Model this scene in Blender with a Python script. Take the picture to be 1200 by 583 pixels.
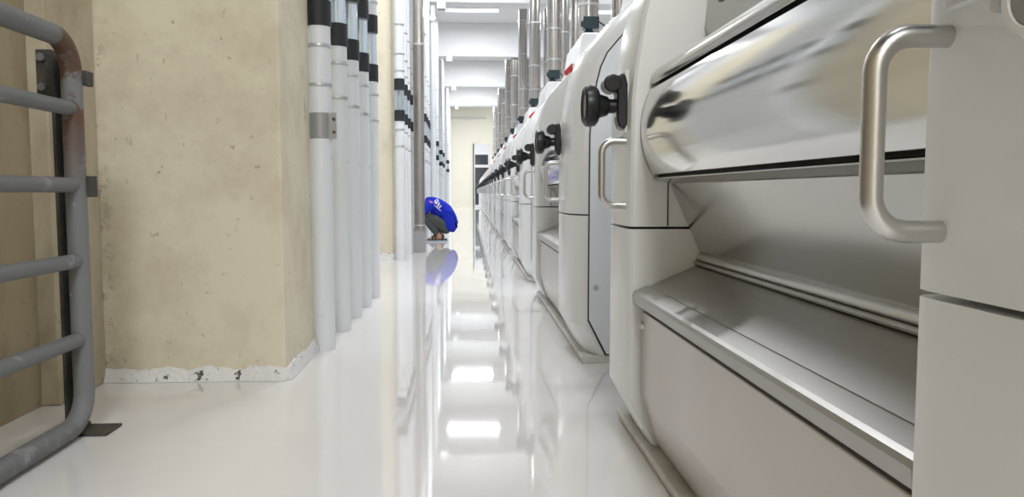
import bpy, bmesh, math, random
from mathutils import Vector, Matrix
random.seed(4)
for o in list(bpy.data.objects): bpy.data.objects.remove(o, do_unlink=True)
SC = bpy.context.scene
COL = SC.collection
PI = math.pi

# ------------------------------------------------------------------ camera
cam = bpy.data.objects.new('camera', bpy.data.cameras.new('camera'))
COL.objects.link(cam)
cam.data.sensor_width = 36; cam.data.lens = 27.0
cam.data.clip_start = .02; cam.data.clip_end = 200
PSI, PIT = math.radians(3.1713), math.radians(4.1942)
cam.location = (0, 0, .75)
cam.rotation_euler = (PI/2 - PIT, 0, -PSI)
SC.camera = cam

# ------------------------------------------------------------------ world, exposure
w = bpy.data.worlds.new('world'); SC.world = w; w.use_nodes = True
w.node_tree.nodes['Background'].inputs[0].default_value = (.9, .95, 1, 1)
w.node_tree.nodes['Background'].inputs[1].default_value = .3
SC.view_settings.view_transform = 'Standard'
SC.view_settings.look = 'None'
SC.view_settings.gamma = 1
SC.view_settings.use_curve_mapping = False
SC.view_settings.exposure = 0.0

H = 4.96          # ceiling height
HB = 4.14         # underside of the beams
LAMP_W = 85      # power of one ceiling lamp
LAMPS_MAIN = [(.08, y, k) for y, k in ((6.85, 1.5), (12.3, 1.2), (17.8, 1.15), (23.3, 1.15), (28.8, 1.25), (34.3, 3.0))]
FILL_SIDE = [(3.2, y, k) for y, k in ((6.85, .9), (12.3, .6), (17.8, .55), (23.3, .55), (28.8, .55), (34.3, .8))]  # added fill lamps, put in to light the space behind the mills
FILL_NEAR = [(.38, .9, .4), (.38, -3.4, 1.4), (.38, -4.4, 1.4)]  # unseen lamps added to brighten the foreground and the near column front

# ------------------------------------------------------------------ helpers
def link(o, parent=None):
    COL.objects.link(o)
    if parent is not None: o.parent = parent
    return o
def tag(o, label=None, cat=None, group=None, kind=None):
    if label: o['label'] = label
    if cat: o['category'] = cat
    if group: o['group'] = group
    if kind: o['kind'] = kind
    return o
def empty(name, loc=(0, 0, 0), parent=None):
    o = bpy.data.objects.new(name, None); o.empty_display_size = .1; o.location = loc
    return link(o, parent)
def copy_tree(o, parent=None):
    c = o.copy(); COL.objects.link(c); c.parent = parent
    for ch in list(o.children): copy_tree(ch, c)
    return c

class MB:
    def __init__(s): s.bm = bmesh.new()
    def box(s, x0, x1, y0, y1, z0, z1):
        v = [s.bm.verts.new(p) for p in ((x0,y0,z0),(x1,y0,z0),(x1,y1,z0),(x0,y1,z0),(x0,y0,z1),(x1,y0,z1),(x1,y1,z1),(x0,y1,z1))]
        for f in ((3,2,1,0),(4,5,6,7),(0,1,5,4),(1,2,6,5),(2,3,7,6),(3,0,4,7)): s.bm.faces.new([v[i] for i in f])
        return s
    def prism(s, poly, y0, y1):
        """polygon given in (x, z), extruded along y"""
        a = [s.bm.verts.new((x, y0, z)) for x, z in poly]; b = [s.bm.verts.new((x, y1, z)) for x, z in poly]
        n = len(poly)
        s.bm.faces.new(a); s.bm.faces.new(b[::-1])
        for i in range(n): s.bm.faces.new((a[i], b[i], b[(i+1) % n], a[(i+1) % n]))
        return s
    def loft(s, rings, cap=True):
        R = [[s.bm.verts.new(p) for p in r] for r in rings]
        n = len(R[0])
        for k in range(len(R)-1):
            for i in range(n): s.bm.faces.new((R[k][i], R[k+1][i], R[k+1][(i+1) % n], R[k][(i+1) % n]))
        if cap: s.bm.faces.new(R[0]); s.bm.faces.new(R[-1][::-1])
        return s
    def tube(s, pts, r, n=16, cap=True):
        pts = [Vector(p) for p in pts]; rings = []
        t0 = (pts[1]-pts[0]).normalized()
        up = Vector((0, 0, 1)) if abs(t0.z) < .9 else Vector((1, 0, 0))
        u = t0.cross(up).normalized()
        for i, p in enumerate(pts):
            t = (pts[min(i+1, len(pts)-1)] - pts[max(i-1, 0)]).normalized()
            u = (u - t*u.dot(t)).normalized(); v = t.cross(u)
            rr = r[i] if isinstance(r, (list, tuple)) else r
            rings.append([p + (u*math.cos(2*PI*k/n) + v*math.sin(2*PI*k/n))*rr for k in range(n)])
        return s.loft(rings, cap)
    def lathe(s, prof, origin, axis='z', n=28):
        """profile of (radius, height) along an axis"""
        rings = []
        for r, h in prof:
            ring = []
            for k in range(n):
                a = 2*PI*k/n; c, d = math.cos(a)*r, math.sin(a)*r
                p = {'z': (c, d, h), 'x': (h, c, d), 'y': (d, h, c)}[axis]
                ring.append(Vector(p)+Vector(origin))
            rings.append(ring)
        return s.loft(rings)
    def build(s, name, m, parent=None, bevel=0, seg=2, smooth=True, angle=35):
        bmesh.ops.recalc_face_normals(s.bm, faces=s.bm.faces)
        me = bpy.data.meshes.new(name); s.bm.to_mesh(me); s.bm.free()
        me.materials.append(m)
        o = bpy.data.objects.new(name, me); link(o, parent)
        if smooth:
            for p in me.polygons: p.use_smooth = True
            me.set_sharp_from_angle(angle=math.radians(angle))
        if bevel:
            b = o.modifiers.new('bevel', 'BEVEL'); b.width = bevel; b.segments = seg; b.limit_method = 'ANGLE'; b.angle_limit = math.radians(35); b.harden_normals = True
        return o

def arc_path(pts, rad, n=7):
    """polyline with its inner corners rounded"""
    pts = [Vector(p) for p in pts]; out = [pts[0]]
    for i in range(1, len(pts)-1):
        a = (pts[i-1]-pts[i]).normalized(); b = (pts[i+1]-pts[i]).normalized()
        half = a.angle(b)/2; d = rad/math.tan(half)
        c = pts[i] + (a+b).normalized()*(rad/math.sin(half))
        p0, p1 = pts[i]+a*d, pts[i]+b*d
        a0, a1 = (p0-c).normalized(), (p1-c).normalized(); th = a0.angle(a1)
        for k in range(n+1):
            u = k/n
            out.append(c + (a0*math.sin((1-u)*th) + a1*math.sin(u*th))/math.sin(th)*rad)
    out.append(pts[-1])
    return out

# ------------------------------------------------------------------ materials
def nodes(m): return m.node_tree.nodes, m.node_tree.links
def mat(name, col, rough=.5, metal=0, spec=.5, coat=0, rvar=0, rscale=(8, 8, 8), emit=None, trans=0, bump=0, bscale=30, alpha=1):
    m = bpy.data.materials.new(name); m.use_nodes = True
    N, L = nodes(m); b = N['Principled BSDF']
    b.inputs['Base Color'].default_value = (*col, 1); b.inputs['Roughness'].default_value = rough
    b.inputs['Metallic'].default_value = metal; b.inputs['Specular IOR Level'].default_value = spec
    b.inputs['Coat Weight'].default_value = coat; b.inputs['Transmission Weight'].default_value = trans
    if emit: b.inputs['Emission Color'].default_value = (*emit[0], 1); b.inputs['Emission Strength'].default_value = emit[1]
    if rvar or bump:
        tc = N.new('ShaderNodeTexCoord')
    if rvar:
        mp = N.new('ShaderNodeMapping'); mp.inputs['Scale'].default_value = rscale; L.new(tc.outputs['Object'], mp.inputs[0])
        nz = N.new('ShaderNodeTexNoise'); nz.inputs['Scale'].default_value = 1; nz.inputs['Detail'].default_value = 4; L.new(mp.outputs[0], nz.inputs['Vector'])
        mr = N.new('ShaderNodeMapRange'); mr.inputs['To Min'].default_value = max(rough-rvar, .01); mr.inputs['To Max'].default_value = rough+rvar
        mr.inputs['From Min'].default_value = .25; mr.inputs['From Max'].default_value = .75
        L.new(nz.outputs['Fac'], mr.inputs['Value']); L.new(mr.outputs[0], b.inputs['Roughness'])
    if bump:
        n2 = N.new('ShaderNodeTexNoise'); n2.inputs['Scale'].default_value = bscale; n2.inputs['Detail'].default_value = 2; L.new(tc.outputs['Object'], n2.inputs['Vector'])
        bp = N.new('ShaderNodeBump'); bp.inputs['Strength'].default_value = bump; bp.inputs['Distance'].default_value = .01
        L.new(n2.outputs['Fac'], bp.inputs['Height']); L.new(bp.outputs[0], b.inputs['Normal'])
    return m
def spots(m, col, scale, lo, hi, stretch=(1, 1, 1), detail=5, amount=1.0, seed=0, gate=None):
    """lay irregular patches of another colour over the base colour; gate=(axis, from, to) fades them along an axis"""
    N, L = nodes(m); b = N['Principled BSDF']
    tc = N.new('ShaderNodeTexCoord'); mp = N.new('ShaderNodeMapping'); mp.inputs['Scale'].default_value = stretch; mp.inputs['Location'].default_value = (seed, seed*.7, seed*1.3)
    L.new(tc.outputs['Object'], mp.inputs[0])
    nz = N.new('ShaderNodeTexNoise'); nz.inputs['Scale'].default_value = scale; nz.inputs['Detail'].default_value = detail; nz.inputs['Roughness'].default_value = .65
    L.new(mp.outputs[0], nz.inputs['Vector'])
    mr = N.new('ShaderNodeMapRange'); mr.inputs['From Min'].default_value = lo; mr.inputs['From Max'].default_value = hi; mr.inputs['To Max'].default_value = amount
    L.new(nz.outputs['Fac'], mr.inputs['Value']); fac = mr.outputs[0]
    if gate:
        sp = N.new('ShaderNodeSeparateXYZ'); L.new(tc.outputs['Object'], sp.inputs[0])
        g = N.new('ShaderNodeMapRange'); g.inputs['From Min'].default_value = gate[1]; g.inputs['From Max'].default_value = gate[2]
        L.new(sp.outputs['XYZ'.index(gate[0])], g.inputs['Value'])
        mu = N.new('ShaderNodeMath'); mu.operation = 'MULTIPLY'; L.new(fac, mu.inputs[0]); L.new(g.outputs[0], mu.inputs[1]); fac = mu.outputs[0]
    mx = N.new('ShaderNodeMix'); mx.data_type = 'RGBA'; L.new(fac, mx.inputs['Factor'])
    src = b.inputs['Base Color']
    if src.is_linked: L.new(src.links[0].from_socket, mx.inputs['A'])
    else: mx.inputs['A'].default_value = src.default_value
    mx.inputs['B'].default_value = (*col, 1)
    L.new(mx.outputs['Result'], src)
    return m

M = {}
M['floor'] = mat('epoxy_floor', (.84, .815, .80), .035, spec=.6, coat=.25, rvar=.015, rscale=(1.5, .8, 1), bump=.045, bscale=2.6)
M['floor'].node_tree.nodes['Principled BSDF'].inputs['Coat Roughness'].default_value = .03
spots(M['floor'], (.79, .755, .73), 1.2, .5, .75, amount=.6)
M['cream'] = mat('cream_plaster', (.80, .735, .58), .75, spec=.3, bump=.15, bscale=18)
spots(M['cream'], (.62, .54, .40), 2.4, .46, .70, amount=.8)
spots(M['cream'], (.34, .27, .18), 26, .65, .71, amount=.75, seed=3)
spots(M['cream'], (.17, .16, .15), 15, .57, .61, amount=.75, seed=21, gate=('X', -1.38, -1.47))
spots(M['cream'], (.38, .31, .21), 3, .38, .65, amount=.7, seed=8, gate=('X', -1.28, -1.5))
spots(M['cream'], (.85, .84, .80), 40, .70, .73, amount=.9, seed=14)
spots(M['cream'], (.22, .18, .13), 7, .66, .72, stretch=(1.6, 1.6, .7), amount=.6, seed=11)
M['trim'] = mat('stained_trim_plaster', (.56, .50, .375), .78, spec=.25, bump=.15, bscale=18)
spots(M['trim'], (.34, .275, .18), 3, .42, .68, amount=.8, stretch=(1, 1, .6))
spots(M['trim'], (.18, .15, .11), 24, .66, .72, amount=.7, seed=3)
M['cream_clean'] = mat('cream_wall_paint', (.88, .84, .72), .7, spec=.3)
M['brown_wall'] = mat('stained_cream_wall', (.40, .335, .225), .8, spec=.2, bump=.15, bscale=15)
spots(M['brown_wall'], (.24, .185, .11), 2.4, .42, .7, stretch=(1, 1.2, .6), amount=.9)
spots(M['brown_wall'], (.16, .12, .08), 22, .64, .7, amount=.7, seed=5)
M['white_paint'] = mat('white_wall_paint', (.78, .785, .79), .6, spec=.3)
M['skirt'] = mat('rough_white_coat', (.82, .81, .79), .45, bump=.5, bscale=60)
spots(M['skirt'], (.09, .08, .07), 22, .60, .64, seed=2)
M['mill'] = mat('white_mill_enamel', (.79, .80, .797), .27, spec=.5, coat=.2)
M['mill_panel'] = mat('pale_blue_grey_enamel', (.80, .84, .88), .3, spec=.5)
M['seal'] = mat('dark_seal', (.03, .03, .03), .6)
M['flap'] = mat('satin_grey_sheet', (.60, .565, .54), .34, metal=.55, rvar=.06, rscale=(3, 3, 3))
spots(M['flap'], (.42, .37, .34), 3, .62, .75, amount=.35, stretch=(1, 1, .4))
M['steel'] = mat('stainless_sheet', (.68, .675, .665), .11, metal=1, rvar=.03, rscale=(60, 1.2, 60), bump=.006, bscale=3)
M['steel_dull'] = mat('dull_stainless_sheet', (.50, .49, .47), .2, metal=1, rvar=.03, rscale=(2, 1, 2))
M['shelf'] = mat('brushed_steel_ledge', (.44, .43, .415), .42, metal=1, rvar=.05, rscale=(50, 1.5, 50))
spots(M['shelf'], (.30, .29, .28), 9, .62, .72, amount=.4, stretch=(1, .5, 1))
M['bar'] = mat('satin_handle_steel', (.60, .595, .585), .33, metal=1)
M['spout'] = mat('stainless_pipe', (.50, .475, .45), .24, metal=1, rvar=.08, rscale=(20, 20, .6))
M['duct'] = mat('grey_steel_duct', (.33, .31, .295), .3, metal=.85, rvar=.08, rscale=(20, 20, .5))
M['black'] = mat('black_plastic', (.012, .013, .016), .33)
M['rubber'] = mat('black_rubber_sleeve', (.018, .019, .024), .6)
M['teal'] = mat('dark_teal_cast_metal', (.012, .03, .038), .4)
M['red'] = mat('red_lamp_plastic', (.62, .02, .025), .3)
M['pipe'] = mat('white_pipe_enamel', (.79, .815, .84), .32, spec=.45, rvar=.06)
spots(M['pipe'], (.52, .53, .53), 34, .70, .74, amount=.6)
M['ring'] = mat('galvanised_ring', (.62, .63, .64), .35, metal=.8)
M['glass'] = mat('pale_acrylic_tube', (.70, .79, .88), .06, trans=.75)
M['rail'] = mat('grey_rail_paint', (.175, .18, .185), .5, spec=.4, bump=.1, bscale=40)
spots(M['rail'], (.40, .40, .40), 9, .6, .68, amount=.6)
M['rail_post'] = mat('rusting_grey_paint', (.20, .205, .21), .55, bump=.2, bscale=40)
spots(M['rail_post'], (.12, .062, .04), 6.5, .47, .52, gate=('Z', .72, .98), seed=3)
spots(M['rail_post'], (.75, .75, .74), 14, .68, .70, seed=6)
M['rust'] = mat('dark_rusty_steel', (.06, .056, .05), .75, bump=.6, bscale=50)
spots(M['rust'], (.11, .07, .05), 18, .55, .65)
M['plinth'] = mat('grimy_plinth_paint', (.68, .66, .62), .45, rvar=.1)
spots(M['plinth'], (.36, .29, .21), 5, .52, .72, amount=.6)
M['galv'] = mat('grey_box_metal', (.36, .36, .36), .45, metal=.4)
M['dark_glass'] = mat('dark_window_glass', (.035, .045, .06), .08, spec=.6)
M['shirt'] = mat('royal_blue_cotton', (.016, .034, .50), .85, spec=.15, bump=.3, bscale=14)
M['print'] = mat('white_shirt_print', (.85, .86, .9), .8)
M['print_red'] = mat('pink_shirt_print', (.75, .2, .28), .8)
M['jeans'] = mat('dark_grey_denim', (.075, .085, .085), .85, spec=.2, bump=.4, bscale=20)
M['skin'] = mat('skin', (.45, .25, .16), .5)
M['hair'] = mat('black_hair', (.012, .01, .009), .5)
M['sandal'] = mat('black_sandal_rubber', (.02, .02, .03), .6)
M['sole'] = mat('pale_blue_sole', (.55, .63, .75), .6)
M['lips'] = mat('lips', (.30, .12, .09), .5)
M['eye'] = mat('eye_dark', (.03, .02, .015), .2)
M['lamp'] = mat('fluorescent_tube', (1, 1, 1), .4, emit=((.97, .985, 1), 9))
M['lamp_body'] = mat('lamp_housing_white', (.85, .85, .85), .4)

# ------------------------------------------------------------------ the setting
def struct(mb, name, m, bevel=0):
    return tag(mb.build(name, M[m], None, bevel), kind='structure')
struct(MB().box(-2.3, 6.0, -6, 40, -.1, 0), 'floor', 'floor')
struct(MB().box(-2.3, 6.0, -6, 40, H, H+.1), 'ceiling', 'white_paint')
struct(MB().box(-2.3, 6.0, 38.6, 38.8, 0, H), 'wall_far', 'cream_clean')
struct(MB().box(-2.3, 6.0, -6.1, -5.9, 0, H), 'wall_behind', 'cream_clean')
struct(MB().box(6.0, 6.1, -6, 40, 0, H), 'wall_right', 'white_paint')
struct(MB().box(-2.4, -2.3, 3.6, 40, 0, H), 'wall_left', 'white_paint')
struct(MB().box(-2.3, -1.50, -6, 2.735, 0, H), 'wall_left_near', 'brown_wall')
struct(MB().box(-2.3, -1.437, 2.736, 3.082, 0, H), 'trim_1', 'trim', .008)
# columns and beams
YC = [3.082 + 5.49*i for i in range(7)]
XR = [-.737, -.845, -.69, -.80, -.865, -.87, -.87]
for i, y in enumerate(YC):
    xr = XR[i]
    struct(MB().box(-2.3 if i == 0 else xr-.72, xr, y, y+.56, 0, H), 'column', 'cream' if i < 2 else 'white_paint', .012)  # columns from the third on: white look from the light put into the colour
    if i < 6: struct(MB().box(-2.3, 6.0, y-.02 if i else y-.01, y+.42, HB, H), 'beam', 'white_paint', .01)
# white coat brought up from the floor onto the two cream columns, its upper edge ragged
def skirting(name, x0, x1, y0, y1, h, depth=.006):
    mb = MB(); bm = mb.bm
    path = [(x0, y0-depth)] + [(x0+(x1+depth-x0)*k/40, y0-depth) for k in range(1, 41)] + [(x1+depth, y0-depth+(y1-y0)*k/24) for k in range(1, 25)]
    lo = [bm.verts.new((px+(.022 if px > x1 else 0), py-(0 if px > x1 else .022), .001)) for px, py in path]
    hi, bk = [], []
    for px, py in path:
        z = h + random.uniform(-.006, .006) + .006*math.sin(px*31+py*17)
        hi.append(bm.verts.new((px, py, z))); bk.append(bm.verts.new((px-(.012 if px > x1 else 0), py+(0 if px > x1 else .012), z+.002)))
    for k in range(len(path)-1):
        bm.faces.new((lo[k], lo[k+1], hi[k+1], hi[k])); bm.faces.new((hi[k], hi[k+1], bk[k+1], bk[k]))
    return struct(mb, name, 'skirt')
skirting('baseboard_left', -1.48, -.737, 3.082, 3.642, .05)
skirting('baseboard_left', -1.56, -.845, YC[1], YC[1]+.56, .075)
# far door
d = tag(empty('door_1', (.24, 38.58, 0)), kind='structure')
fr = MB()
fr.box(0, .05, -.04, .0, 0, 3.14); fr.box(.70, .78, -.04, 0, 0, 3.14); fr.box(.05, .70, -.04, 0, 3.04, 3.14); fr.box(.05, .70, -.04, 0, 1.98, 2.12); fr.box(.05, .70, -.04, 0, 0, .12)
fr.build('door_frame', M['white_paint'], d, .006)
MB().box(.05, .70, -.025, -.004, 2.62, 3.04).build('transom_panel', M['white_paint'], d)
MB().box(.05, .70, -.02, -.004, 2.12, 2.62).build('pane', M['dark_glass'], d)
MB().box(.05, .70, -.02, -.004, .12, 1.98).build('pane', M['dark_glass'], d)
MB().box(-.05, 0, -.05, 0, 0, 3.16).build('dark_jamb', M['seal'], d, .004)
# a pipe across the far wall
o = MB().tube([(-1.9, 38.5, 4.42), (.85, 38.5, 4.42)], .03, 10)
tag(o.build('wall_pipe', M['ring']), 'thin grey pipe running across the top of the far cream wall', 'pipe')

# ------------------------------------------------------------------ ceiling lamps, and fill lamps added in the same form
def lamp(x, y, k, label):
    t = tag(empty('ceiling_lamp', (x, y, H)), label, 'ceiling lamp', 'fluorescent ceiling lamps')
    MB().box(-.62, .62, -.055, .055, -.075, -.0).build('housing', M['lamp_body'], t, .008)
    for s in (-.032, .032):
        MB().tube([(-.59, s, -.10), (.59, s, -.10)], .016, 12).build('tube', M['lamp'], t)
    for s in (-.62, .595):
        MB().box(s, s+.025, -.055, .055, -.125, -.075).build('end_cap', M['lamp_body'], t)
    L = bpy.data.lights.new('lamp_light', 'AREA'); L.shape = 'RECTANGLE'; L.size = 1.2; L.size_y = .12; L.energy = LAMP_W*k; L.color = (.94, .97, 1)
    lo = bpy.data.objects.new('lamp_light', L); lo.location = (0, 0, -.135); link(lo, t)
    return t
ORD = ['first', 'second', 'third', 'fourth', 'fifth', 'sixth', 'seventh', 'eighth', 'ninth', 'tenth', 'eleventh', 'twelfth', 'thirteenth', 'fourteenth', 'fifteenth', 'sixteenth', 'seventeenth', 'eighteenth', 'nineteenth', 'twentieth']
for nm, LL in (('above the aisle', LAMPS_MAIN), ('added fill light behind the mills', FILL_SIDE), ('unseen fill light added at the near end of the aisle', FILL_NEAR)):
    for i, (x, y, k) in enumerate(LL):
        lamp(x, y, k, '%s white fluorescent lamp from the camera, %s' % (ORD[i], nm))

# ------------------------------------------------------------------ roller mills
FX = .44                                   # plane of the mill fronts
PROF = [(.07, .035), (0, .168), (0, .40), (0, .648), (0, .655), (0, .83), (.001, 1.0), (.008, 1.08), (.018, 1.15), (.031, 1.235), (.050, 1.31), (.085, 1.385), (.135, 1.445), (.205, 1.525), (.33, 1.645), (.50, 1.80)]
def offset_prof(prof, d):
    out = []
    for i, (x, z) in enumerate(prof):
        a = prof[max(i-1, 0)]; b = prof[min(i+1, len(prof)-1)]
        tx, tz = b[0]-a[0], b[1]-a[1]; l = math.hypot(tx, tz)
        out.append((x + tz/l*d, z - tx/l*d*(1 if i > 3 else 0)))
    return out
def cover(parent, near, width, length=2.31):
    """end cover of a mill in two pieces (hood above, skirt below); its outer end is rounded"""
    secs = [(0, .072), (.012, .055), (.04, .036), (.09, .016), (.16, .004), (.24, 0), (width-.03, 0), (width-.010, .004), (width-.002, .012), (width, .022)]
    fy = (lambda y: y) if near else (lambda y: length-y)
    def piece(i0, i1, back, name):
        rings = []
        for y, dd in secs:
            p = offset_prof(PROF, dd)[i0:i1+1]
            zl, zh = PROF[i0][1], PROF[i1][1]
            p = [(x, min(max(z, zl), 9)) for x, z in p]
            if i1 == 3: p[-1] = (p[-1][0], zh)
            rings.append([(x, fy(y), z) for x, z in p] + [(back, fy(y), p[-1][1]), (back, fy(y), p[0][1])])
        return MB().loft(rings).build(name, M['mill'], parent, angle=20)
    up = piece(4, len(PROF)-1, .52, 'hood')
    piece(0, 3, .40, 'skirt')
    return up
def handle(parent, y):
    p = arc_path([(.004, y, .893), (-.068, y, .893), (-.068, y, .713), (.004, y, .713)], .034, 8)
    MB().tube(p, .0106, 18).build('handle', M['bar'], parent)
def handwheel(parent, y, s):
    z = .992
    hw = MB().lathe([(.02, -.078), (.046, -.078), (.0555, -.086), (.0585, -.100), (.0565, -.113), (.049, -.119), (.041, -.112), (.020, -.109), (.001, -.109)], (0, y, z), 'x', 36)
    hw.lathe([(.036, -.082), (.031, -.066), (.027, -.052), (.020, -.046), (.020, -.012)], (0, y, z), 'x', 24)
    w_ = hw.build('handwheel', M['black'], parent)
    MB().lathe([(.001, -.111), (.026, -.111), (.031, -.114), (.034, -.111), (.034, -.107), (.001, -.107)], (0, y, z), 'x', 24).build('hub_ring', M['galv'], w_)
    lv = MB()
    lv.prism([(-.003, .925), (-.020, .928), (-.028, .95), (-.028, 1.02), (-.036, 1.05), (-.034, 1.070), (-.016, 1.082), (-.002, 1.076), (.004, 1.05), (.004, .94)], y-.030, y+.026)
    l_ = lv.build('lock_lever', M['black'], parent, .008, 3)
    MB().tube([(-.042, y-.038, 1.052), (-.042, y+.03, 1.052)], .025, 18).build('lever_knob', M['black'], l_, .006)
    MB().lathe([(.001, -.030), (.011, -.030), (.013, -.027), (.013, .0), (.001, .0)], (0, y, .972), 'x', 16).build('shaft_collar', M['bar'], w_)
    MB().box(-.006, .006, y-.028, y+.028, .915, 1.09).build('wheel_plate', M['mill'], parent, .003)
    MB().lathe([(.001, -.006), (.006, -.006), (.007, -.002), (.007, .004), (.001, .004)], (0, y+s*.04, .905), 'x', 12).build('lock_screw', M['ring'], parent)

def make_mill():
    t = empty('roller_mill', (FX, 0, 0))
    A, B, LN = .50, 1.855, 2.31
    # plinth and body
    MB().prism([(.055, 0), (.045, .028), (.052, .033), (1.5, .033), (1.5, 0)], .0, 2.25).build('plinth', M['plinth'], t, .003)
    MB().prism([(.33, .04), (.33, 1.645), (.50, 1.80), (.56, 1.845), (.62, 1.86), (1.42, 1.86), (1.45, 1.83), (1.45, .04)], .012, LN-.012).build('body', M['mill'], t, .01)
    cover(t, True, A); cover(t, False, LN-B)
    # flat end panels with a dark joint around them
    for s in (0, 1):
        f = (lambda y: y) if s == 0 else (lambda y: LN-y)
        sd = offset_prof(PROF, .073); pn = offset_prof(PROF, .079)
        sd[0] = (.150, .036); pn[0] = (.157, .042)
        sd[1] = (.073, .19); pn[1] = (.079, .195)
        y0, y1 = sorted((f(-.0012), f(.006)))
        MB().prism(sd + [(.56, 1.85), (1.40, 1.85), (1.40, .036)], y0, y1).build('joint', M['seal'], t)
        y0, y1 = sorted((f(-.006), f(.004)))
        pl = MB().prism(pn + [(.56, 1.84), (1.39, 1.84), (1.39, .042)], y0, y1).build('end_panel', M['mill_panel'], t, .002)
        sc = MB().lathe([(.001, -.004), (.010, -.004), (.013, 0), (.013, .005), (.001, .005)], (.108, f(-.006), .335), 'y', 16)
        sc.build('panel_screw', M['bar'], pl)
    for y in (A-.045, B+.06): handle(t, y)
    handwheel(t, B+.075, 1); handwheel(t, A-.075, -1)
    y0, y1 = A+.002, B-.002
    # curved stainless door with its rolled ends
    out = []
    for k in range(17):
        u = k/16; z = .797 + (1.030-.797)*u
        x = .060*(1-u) + .052*u - .030*math.sin(PI*u)**.85
        out.append((x, z))
    inn = [(x+.012, z) for x, z in out[::-1]]
    dr = MB().prism(out+inn, y0, y1).build('curved_door', M['steel'], t, .003)
    MB().prism(out+[(.16, 1.03), (.16, .797)], y1-.014, y1-.001).build('door_end', M['steel_dull'], dr)
    MB().prism(out+[(.16, 1.03), (.16, .797)], y0+.001, y0+.014).build('door_end', M['steel_dull'], dr)
    # rolled lid above it
    MB().prism([(.056, 1.041), (.052, 1.052), (.056, 1.068), (.068, 1.082), (.088, 1.092), (.12, 1.098), (.33, 1.115), (.33, 1.041)], y0, y1).build('lid', M['steel_dull'], t, .002)
    MB().box(.080, .33, y0, y1, .792, 1.042).build('gap_filler', M['seal'], t)
    # feed hopper glass behind the lid
    hp = MB().prism([(.22, 1.11), (.20, 1.20), (.24, 1.58), (.35, 1.66), (.35, 1.11)], y0, y1).build('hopper_front', M['steel_dull'], t, .004)
    MB().prism([(.196, 1.235), (.232, 1.52), (.24, 1.52), (.205, 1.235)], y0+.12, y1-.12).build('sight_window', M['dark_glass'], hp, .002)
    # lip, sloping plate
    MB().prism([(.058, .786), (.062, .790), (.115, .790), (.33, .79), (.33, .55), (.205, .565), (.112, .774)], y0, y1).build('sloping_plate', M['steel_dull'], t, .003)
    MB().tube([(.200, y0, .569), (.200, y1, .569)], .0125, 12).build('seal_strip', M['bar'], t)
    MB().tube([(.186, y0, .555), (.186, y1, .555)], .006, 8).build('drip_rail', M['shelf'], t)
    # ledge
    MB().prism([(.022, .440), (.012, .445), (.010, .467), (.013, .475), (.020, .480), (.052, .492), (.056, .490), (.20, .553), (.33, .556), (.33, .440)], y0, y1).build('ledge', M['shelf'], t, .002, 2, angle=14)
    MB().box(.06, .33, y0, y1, .40, .442).build('ledge_gap', M['seal'], t)
    MB().box(.105, .108, y1-.001, y1+.004, .657, .786).build('wall_joint', M['seal'], t)
    # folding flap, bent inwards at the foot
    fl = MB().prism([(.034, .423), (.034, .195), (.084, .045), (.33, .045), (.33, .423)], y0+.012, y1-.014).build('flap', M['flap'], t, .004, angle=10)
    for y in (y1-.03, y0+.03):
        MB().lathe([(.001, .026), (.010, .027), (.012, .031), (.012, .036), (.001, .036)], (0, y, .385), 'x', 18).build('flap_bolt', M['bar'], fl)
    # inlet box on the roof with its sensor head
    MB().prism([(.54, 1.80), (.53, 1.90), (.575, 2.17), (.60, 2.19), (.88, 2.19), (.91, 1.80)], .64, 1.68).build('inlet_box', M['mill'], t, .03, 4)
    sn = MB(); sn.box(.60, .745, .69, .80, 2.235, 2.345); sn.lathe([(.05, 2.188), (.05, 2.215), (.035, 2.22), (.035, 2.24)], (.66, .745, 0), 'z', 16)
    s_ = sn.build('sensor_head', M['teal'], t, .012, 3)
    MB().lathe([(.001, -.02), (.03, -.02), (.034, 0), (.034, .02), (.001, .02)], (.60, .745, 2.29), 'x', 16).build('sensor_cap', M['teal'], s_)
    MB().tube(arc_path([(.74, .73, 2.31), (.80, .73, 2.27), (.86, .78, 2.19)], .02, 4), .007, 8).build('sensor_cable', M['black'], s_)
    # red lamp on the shoulder of the hood
    MB().prism([(.215, 1.528), (.195, 1.555), (.250, 1.612), (.272, 1.582)], B+.015, B+.075).build('red_marker', M['red'], t, .005)
    return t

MILL_Y = [.24 + 3.06*k for k in range(12)]
LBL = ['nearest white roller mill, its steel door, ledge and large handle filling the right foreground',
       'second white roller mill from the camera, just beyond the nearest handwheel',
       'third white roller mill from the camera in the row along the aisle',
       'fourth white roller mill from the camera in the row along the aisle']
mill = make_mill()
for k, y in enumerate(MILL_Y):
    m = mill if k == 0 else copy_tree(mill)
    m.location = (FX, y, 0)
    last = ', last before the far wall' if k == 11 else ''
    tag(m, LBL[k] if k < 4 else '%s white roller mill from the camera in the row%s' % (ORD[k], last), 'mill', 'row of white roller mills')
# round grey plug beside the nearest handle, only on the nearest mill
pg = MB().lathe([(.001, -.004), (.026, -.004), (.027, -.008), (.034, -.008), (.037, -.002), (.037, .004), (.001, .004)], (0, .34, .905), 'x', 36).build('round_plug', M['mill'], mill)
MB().lathe([(.001, -.006), (.0255, -.006), (.0255, -.003), (.001, -.003)], (0, .34, .905), 'x', 32).build('plug_face', M['galv'], pg)

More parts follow.
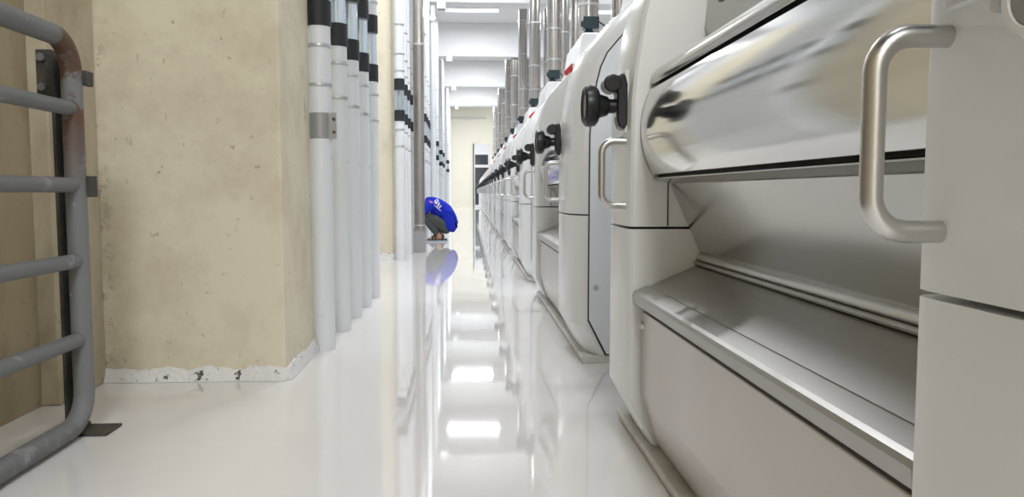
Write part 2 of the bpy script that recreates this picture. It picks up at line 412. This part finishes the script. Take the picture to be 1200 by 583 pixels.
# stainless spouts rising from the inlet boxes into the ceiling
def make_spout(r):
    t = empty('spout_pipe')
    MB().tube([(0, 0, 2.191), (0, 0, H)], r, 26).build('pipe_wall', M['spout'], t)
    for z in (2.21, 2.55, 2.96, 3.70, 4.4):
        MB().lathe([(r, z-.014), (r+.010, z-.012), (r+.010, z+.012), (r, z+.014)], (0, 0, 0), 'z', 26).build('clamp_ring', M['ring'], t)
    return t
def side_spout():
    t = empty('spout_pipe')
    MB().tube([(0, 0, 1.862), (0, 0, H)], .075, 22).build('pipe_wall', M['spout'], t)
    for z in (1.9, 2.7, 3.5, 4.3):
        MB().lathe([(.075, z-.012), (.083, z-.01), (.083, z+.01), (.075, z+.012)], (0, 0, 0), 'z', 22).build('clamp_ring', M['ring'], t)
    return t
P1, P2 = make_spout(.095), side_spout()
for k in range(1, 12):
    y = MILL_Y[k]
    a = P1 if k == 1 else copy_tree(P1); a.location = (1.155, y+1.16, 0)
    tag(a, 'wide stainless pipe rising from the inlet box of the %s mill from the camera' % ORD[k], 'pipe', 'stainless spouts above the mills')
    for q, dx, yy, wd in ((0, 1.475, 1.25, 'behind the inlet box'), (1, 1.66, .95, 'at the back')):
        b = P2 if (k == 1 and q == 0) else copy_tree(P2); b.location = (dx, y+yy, 0)
        tag(b, 'slim stainless pipe %s of the %s mill from the camera' % (wd, ORD[k]), 'pipe', 'slim stainless pipes above the mills')

# ------------------------------------------------------------------ white conveying pipes on the left
def make_pipe(r=.053):
    t = empty('conveying_pipe')
    MB().tube([(0, 0, .0), (0, 0, 1.62)], r, 28).build('pipe_wall', M['pipe'], t)
    MB().tube([(0, 0, 1.88), (0, 0, H)], r, 28).build('pipe_wall', M['pipe'], t)
    MB().tube([(0, 0, 1.60), (0, 0, 1.90)], r-.004, 28).build('sight_glass', M['glass'], t)
    for z in (1.578, 1.915):
        MB().lathe([(r, z-.06), (r+.005, z-.058), (r+.005, z+.058), (r, z+.06)], (0, 0, 0), 'z', 28).build('rubber_sleeve', M['rubber'], t)
    for z in (1.25, 1.43, 2.06, 2.24, 2.55, 3.2, 3.9):
        MB().lathe([(r, z-.008), (r+.007, z-.006), (r+.007, z+.006), (r, z+.008)], (0, 0, 0), 'z', 28).build('flange_ring', M['ring'], t)
    return t
PY = [(-.698, 3.69), (-.700, 4.19), (-.698, 4.62), (-.696, 5.05), (-.690, 5.49),
      (-.752, 8.48), (-.755, 8.95), (-.757, 9.42), (-.76, 9.88),
      (-.715, 12.2), (-.72, 12.72), (-.725, 13.28), (-.74, 13.78), (-.775, 15.2), (-.78, 16.1), (-.78, 18.7), (-.82, 22.6), (-.82, 24.2), (-.825, 29.7), (-.825, 30.3)]
PL = ['white conveying pipe wearing a steel clamp band, beside the near cream column',
      'second white conveying pipe from the near cream column, wide and clear of a clamp',
      'third white conveying pipe from the near cream column, half hidden behind the second',
      'fourth white conveying pipe from the near cream column',
      'fifth white conveying pipe, last of the near bunch before the second cream column',
      'white conveying pipe beside the second cream column, nearest of its bunch',
      'second white conveying pipe from the second cream column',
      'third white conveying pipe from the second cream column',
      'fourth white conveying pipe from the second cream column, next to the grey steel duct']
PP = make_pipe()
for i, (x, y) in enumerate(PY):
    p = PP if i == 0 else copy_tree(PP); p.location = (x, y, 0); 
    tag(p, PL[i] if i < 9 else '%s white conveying pipe counted beyond the grey steel duct' % ORD[i-9], 'pipe', 'white conveying pipes along the left')
# clamp band on the first pipe only
cb = MB(); r = .056
ring = []
cb.lathe([(.053, 1.0), (r, 1.002), (r, 1.118), (.053, 1.12)], (0, 0, 0), 'z', 28)
cb.box(.035, .078, -.034, -.028, 1.0, 1.12); cb.box(.035, .078, -.022, -.016, 1.0, 1.12)
cbo = cb.build('clamp_band', M['galv'], PP)
for z in (1.03, 1.09):
    MB().tube([(.069, -.043, z), (.069, -.008, z)], .007, 8).build('clamp_bolt', M['rust'], cbo)

# grey steel duct on its floor box
t = tag(empty('steel_duct', (-.625, 9.69, 0)), 'dark grey steel duct standing on a box foot in front of the crouching person', 'duct')
MB().box(-.07, .07, -.07, .07, 0, .27).build('foot_box', M['galv'], t, .004)
MB().box(-.075, .075, -.075, .075, .27, .295).build('foot_flange', M['duct'], t, .003)
q = [(.066*math.copysign(abs(math.cos(a))**.55, math.cos(a)), .066*math.copysign(abs(math.sin(a))**.55, math.sin(a))) for a in [2*PI*k/32 for k in range(32)]]
MB().loft([[(x, y, z) for x, y in q] for z in (.295, 2.56)]).build('duct_wall', M['duct'], t)
MB().loft([[(x, y, z) for x, y in q] for z in (2.575, H)]).build('duct_wall', M['spout'], t)  # upper length paler: a difference in reflections put into the colour
MB().loft([[(x*1.08, y*1.08, z) for x, y in q] for z in (2.555, 2.58)]).build('duct_joint', M['ring'], t)
MB().loft([[(x*1.06, y*1.06, z) for x, y in q] for z in (.33, .345)]).build('duct_joint', M['ring'], t)

# white riser pipes with a fitting, and grey boxes under the beams at the far columns
for i, y in enumerate(YC[2:6]):
    t = tag(empty('riser_pipe', (XR[i+2]+(.05 if i == 0 else -.03), y-.1, 0)), '%s white riser pipe with a round fitting, on the far white columns' % ORD[i], 'pipe', 'white riser pipes on the columns')
    MB().tube([(0, 0, 0), (0, 0, HB-.09)], .045, 18).build('pipe_wall', M['pipe'], t)
    MB().lathe([(.01, -.09), (.05, -.085), (.06, -.05), (.06, .03), (.045, .05), (.01, .05)], (.0, 0, 3.82), 'y', 18).build('round_fitting', M['pipe'], t)
    b = tag(empty('junction_box', (-.50, y-.13, HB)), '%s grey box hanging under a beam beside the white columns' % ORD[i], 'box', 'grey boxes under the beams')
    MB().box(-.05, .09, -.09, .09, -.155, -.03).build('box_shell', M['galv'], b, .006)
    MB().box(-.02, .03, -.02, .02, -.04, .0).build('mount', M['galv'], b)
    MB().box(-.055, .095, -.095, -.088, -.16, -.025).build('cover_plate', M['ring'], b, .003)

# ------------------------------------------------------------------ guard rail at the left
t = tag(empty('guard_rail', (-1.203, 2.43, 0)), 'grey tubular guard rail with rungs and a rusty post, against the cream column', 'railing')
MB().tube(arc_path([(0, -.112, 1.208), (0, 0, 1.208), (0, 0, .037), (0, -.112, .037)], .10, 8), .030, 20).build('post', M['rail_post'], t)
MB().tube([(0, -2.1, 1.208), (0, -.1, 1.208)], .030, 20).build('top_tube', M['rail'], t)
MB().tube([(0, -2.1, .037), (0, -.1, .037)], .030, 20).build('bottom_tube', M['rail'], t)
for z in (1.003, .772, .540, .297):
    MB().tube([(0, -2.1, z), (0, -.01, z)], .0225, 16).build('rung', M['rail'], t)
fp = MB(); fp.box(-.10, .085, -.05, .06, 0, .009); fp.box(-.06, -.01, -.045, .055, .009, .02)
fp.build('foot_plate', M['rust'], t, .002)
fb = MB(); fb.prism([(-.062, .012), (-.062, 1.17), (-.024, 1.17), (-.024, .012)], .036, .045); fb.box(-.062, -.053, .0, .036, .012, 1.17)
fb.build('angle_iron', M['rust'], t)
br = MB(); br.box(-.115, -.066, .02, .045, 1.045, 1.185); br.build('bracket', M['rust'], t, .003)
for z in (1.07, 1.16): MB().lathe([(.001, -.012), (.013, -.012), (.013, 0), (.001, 0)], (-.095, .02, z), 'y', 6).build('bracket_bolt', M['rail'], t)
for z0, z1 in ((.735, .80), (1.075, 1.12)):
    MB().box(.024, .042, .005, .05, z0, z1).build('wall_cleat', M['rust'], t, .003)

# ------------------------------------------------------------------ crouching person
def skin(name, V, E, m, parent, root=0, sub=2):
    """V: list of (x, y, z, radius or (rx, ry)); E: edges"""
    me = bpy.data.meshes.new(name); me.from_pydata([v[:3] for v in V], E, [])
    o = bpy.data.objects.new(name, me); link(o, parent)
    o.modifiers.new('skin', 'SKIN')
    sv = me.skin_vertices[0].data if me.skin_vertices else None
    for i, v in enumerate(V):
        r = v[3] if isinstance(v[3], tuple) else (v[3], v[3])
        sv[i].radius = r
    sv[root].use_root = True
    s = o.modifiers.new('sub', 'SUBSURF'); s.levels = sub; s.render_levels = sub
    o.modifiers['skin'].use_smooth_shade = True
    me.materials.append(m)
    return o
def chain(V, E, pts, start=None):
    prev = start
    for p in pts:
        V.append(p); i = len(V)-1
        if prev is not None: E.append((prev, i))
        prev = i
    return prev
per = tag(empty('person', (-.47, 11.85, 0)), 'crouching person in a royal blue T-shirt and dark jeans, partly behind the grey duct', 'person')
# local frame: x- is forward, y sideways, z up
V, E = [], []
chain(V, E, [(.15, 0, .235, .085)])                                            # pelvis = root
ch = chain(V, E, [(.13, 0, .34, .085), (.05, 0, .46, .09), (-.06, 0, .545, .09), (-.15, 0, .595, .062)], 0)
chest = ch-1
hd = chain(V, E, [(-.23, 0, .615, .052), (-.285, 0, .625, .07), (-.345, 0, .625, .088), (-.385, 0, .575, .062)], ch)
chain(V, E, [(-.412, 0, .592, .016)], hd-1)                                     # nose
for s in (-1, 1):
    chain(V, E, [(-.315, s*.082, .615, .018), (-.305, s*.100, .612, .013)], hd-1)
    hip = chain(V, E, [(.10, s*.09, .22, .068), (-.05, s*.15, .318, .064), (-.195, s*.17, .40, .052), (-.12, s*.165, .26, .052), (-.02, s*.16, .13, .040), (.03, s*.155, .065, .038)], 0)
    chain(V, E, [(.085, s*.155, .045, .03)], hip)
    chain(V, E, [(-.05, s*.16, .05, .036), (-.14, s*.165, .04, .030)], hip)
    wr = chain(V, E, [(-.125, s*.14, .565, .050), (-.19, s*.215, .51, .044), (-.265, s*.25, .42, .040), (-.36, s*.20, .33, .034), (-.44, s*.13, .24, .027), (-.465, s*.115, .205, .026)], chest)
    palm = chain(V, E, [(-.495, s*.105, .165, .030)], wr)
    for k, (dy, ln) in enumerate(((-.027, .065), (-.009, .075), (.009, .070), (.026, .055))):
        chain(V, E, [(-.512, s*.105+dy, .135, .0095), (-.520-ln*.15, s*.105+dy*1.15, .135-ln*.55, .0085), (-.515, s*.105+dy*1.2, .135-ln, .0075)], palm)
    chain(V, E, [(-.485, s*.105-s*.035, .15, .0105), (-.495, s*.105-s*.05, .115, .009), (-.505, s*.105-s*.05, .09, .008)], palm)
body = skin('body', V, E, M['skin'], per, 0, 2)
V, E = [], []
chain(V, E, [(.195, 0, .235, .165)])
ch = chain(V, E, [(.185, 0, .34, .160), (.085, 0, .475, .160), (-.05, 0, .560, .145), (-.15, 0, .60, .100), (-.215, 0, .615, .074)], 0)
for s in (-1, 1):
    chain(V, E, [(-.09, s*.11, .575, .108), (-.165, s*.19, .54, .084), (-.225, s*.235, .465, .072), (-.24, s*.243, .435, .070)], ch-2)
    chain(V, E, [(.11, s*.08, .40, .125), (.165, s*.09, .205, .128), (.135, s*.10, .165, .105)], 1)
shirt = skin('t_shirt', V, E, M['shirt'], per, 0, 2)
V, E = [], []
chain(V, E, [(.13, 0, .235, .105)])
for s in (-1, 1):
    chain(V, E, [(.10, s*.10, .205, .105), (-.05, s*.15, .315, .096), (-.195, s*.17, .40, .073), (-.13, s*.167, .27, .068), (-.035, s*.16, .145, .058), (-.005, s*.157, .11, .056)], 0)
skin('jeans', V, E, M['jeans'], per, 0, 2)
V = []
hair = MB()
rings = []
for k in range(8):
    a = k/7*PI*.47; rr = .106*math.sin(a)+.002; 
    rings.append([(-.330+.100*math.cos(a)*.75+rr*math.cos(b)*.55, rr*math.sin(b)*.95, .632+.105*math.cos(a)*.75+rr*math.cos(b)*-.85) for b in [2*PI*j/18 for j in range(18)]])
hair.loft(rings).build('hair', M['hair'], per)
for s in (-1, 1):
    MB().lathe([(.001, -.01), (.009, -.006), (.011, 0), (.009, .006), (.001, .01)], (-.412, s*.032, .617), 'x', 12).build('eye', M['eye'], per)
    outl = [(.125, -.030), (.10, -.038), (0, -.036), (-.10, -.046), (-.165, -.035), (-.185, 0), (-.165, .035), (-.10, .046), (0, .036), (.10, .038), (.115, .03)]
    sd = MB().loft([[(x, s*.16+y, z) for x, y in outl] for z in (0.0, .022)]).build('sandal', M['sole'], per, .004)
    MB().loft([[(x*1.01, s*.16+y*1.02, z) for x, y in outl] for z in (.022, .030)]).build('insole', M['sandal'], sd)
    st = MB()
    for x0, hh, ww in ((-.085, .082, .050), (-.045, .095, .048), (.06, .09, .045)):
        st.tube([(x0, s*.16-ww, .025), (x0, s*.16-ww*.85, hh*.75), (x0, s*.16-ww*.3, hh), (x0, s*.16+ww*.3, hh), (x0, s*.16+ww*.85, hh*.75), (x0, s*.16+ww, .025)], .011, 8)
    st.build('sandal_strap', M['sandal'], sd)
MB().tube([(-.392, -.022, .562), (-.400, 0, .558), (-.392, .022, .562)], .006, 8).build('mouth', M['lips'], per)
# print on the back of the sleeve and shoulder, wrapped on to the shirt
def patch(rects, m, name):
    mb = MB()
    for x0, z0, wd, hg, ang in rects:
        c, s_ = math.cos(ang), math.sin(ang)
        n = 4; grid = [[mb.bm.verts.new((x0+(wd*i/n)*c-(hg*j/n)*s_, -.32, z0+(wd*i/n)*s_+(hg*j/n)*c)) for i in range(n+1)] for j in range(n+1)]
        for j in range(n):
            for i in range(n): mb.bm.faces.new((grid[j][i], grid[j][i+1], grid[j+1][i+1], grid[j+1][i]))
    o = mb.build(name, m, per)
    sw = o.modifiers.new('wrap', 'SHRINKWRAP'); sw.target = shirt; sw.wrap_method = 'PROJECT'; sw.use_project_x = False; sw.use_project_y = True; sw.use_project_z = False
    sw.use_positive_direction = True; sw.use_negative_direction = False; sw.offset = .003
    return o
A_ = -.75
patch([(-.075, .60, .018, .085, A_), (-.055, .585, .03, .03, A_), (-.035, .60, .018, .045, A_), (-.025, .545, .024, .05, A_), (-.01, .58, .018, .03, A_), (.005, .52, .018, .05, A_), (-.06, .55, .13, .012, A_)], M['print'], 'shirt_print')
patch([(-.135, .605, .05, .022, -.45)], M['print_red'], 'shirt_stripe')
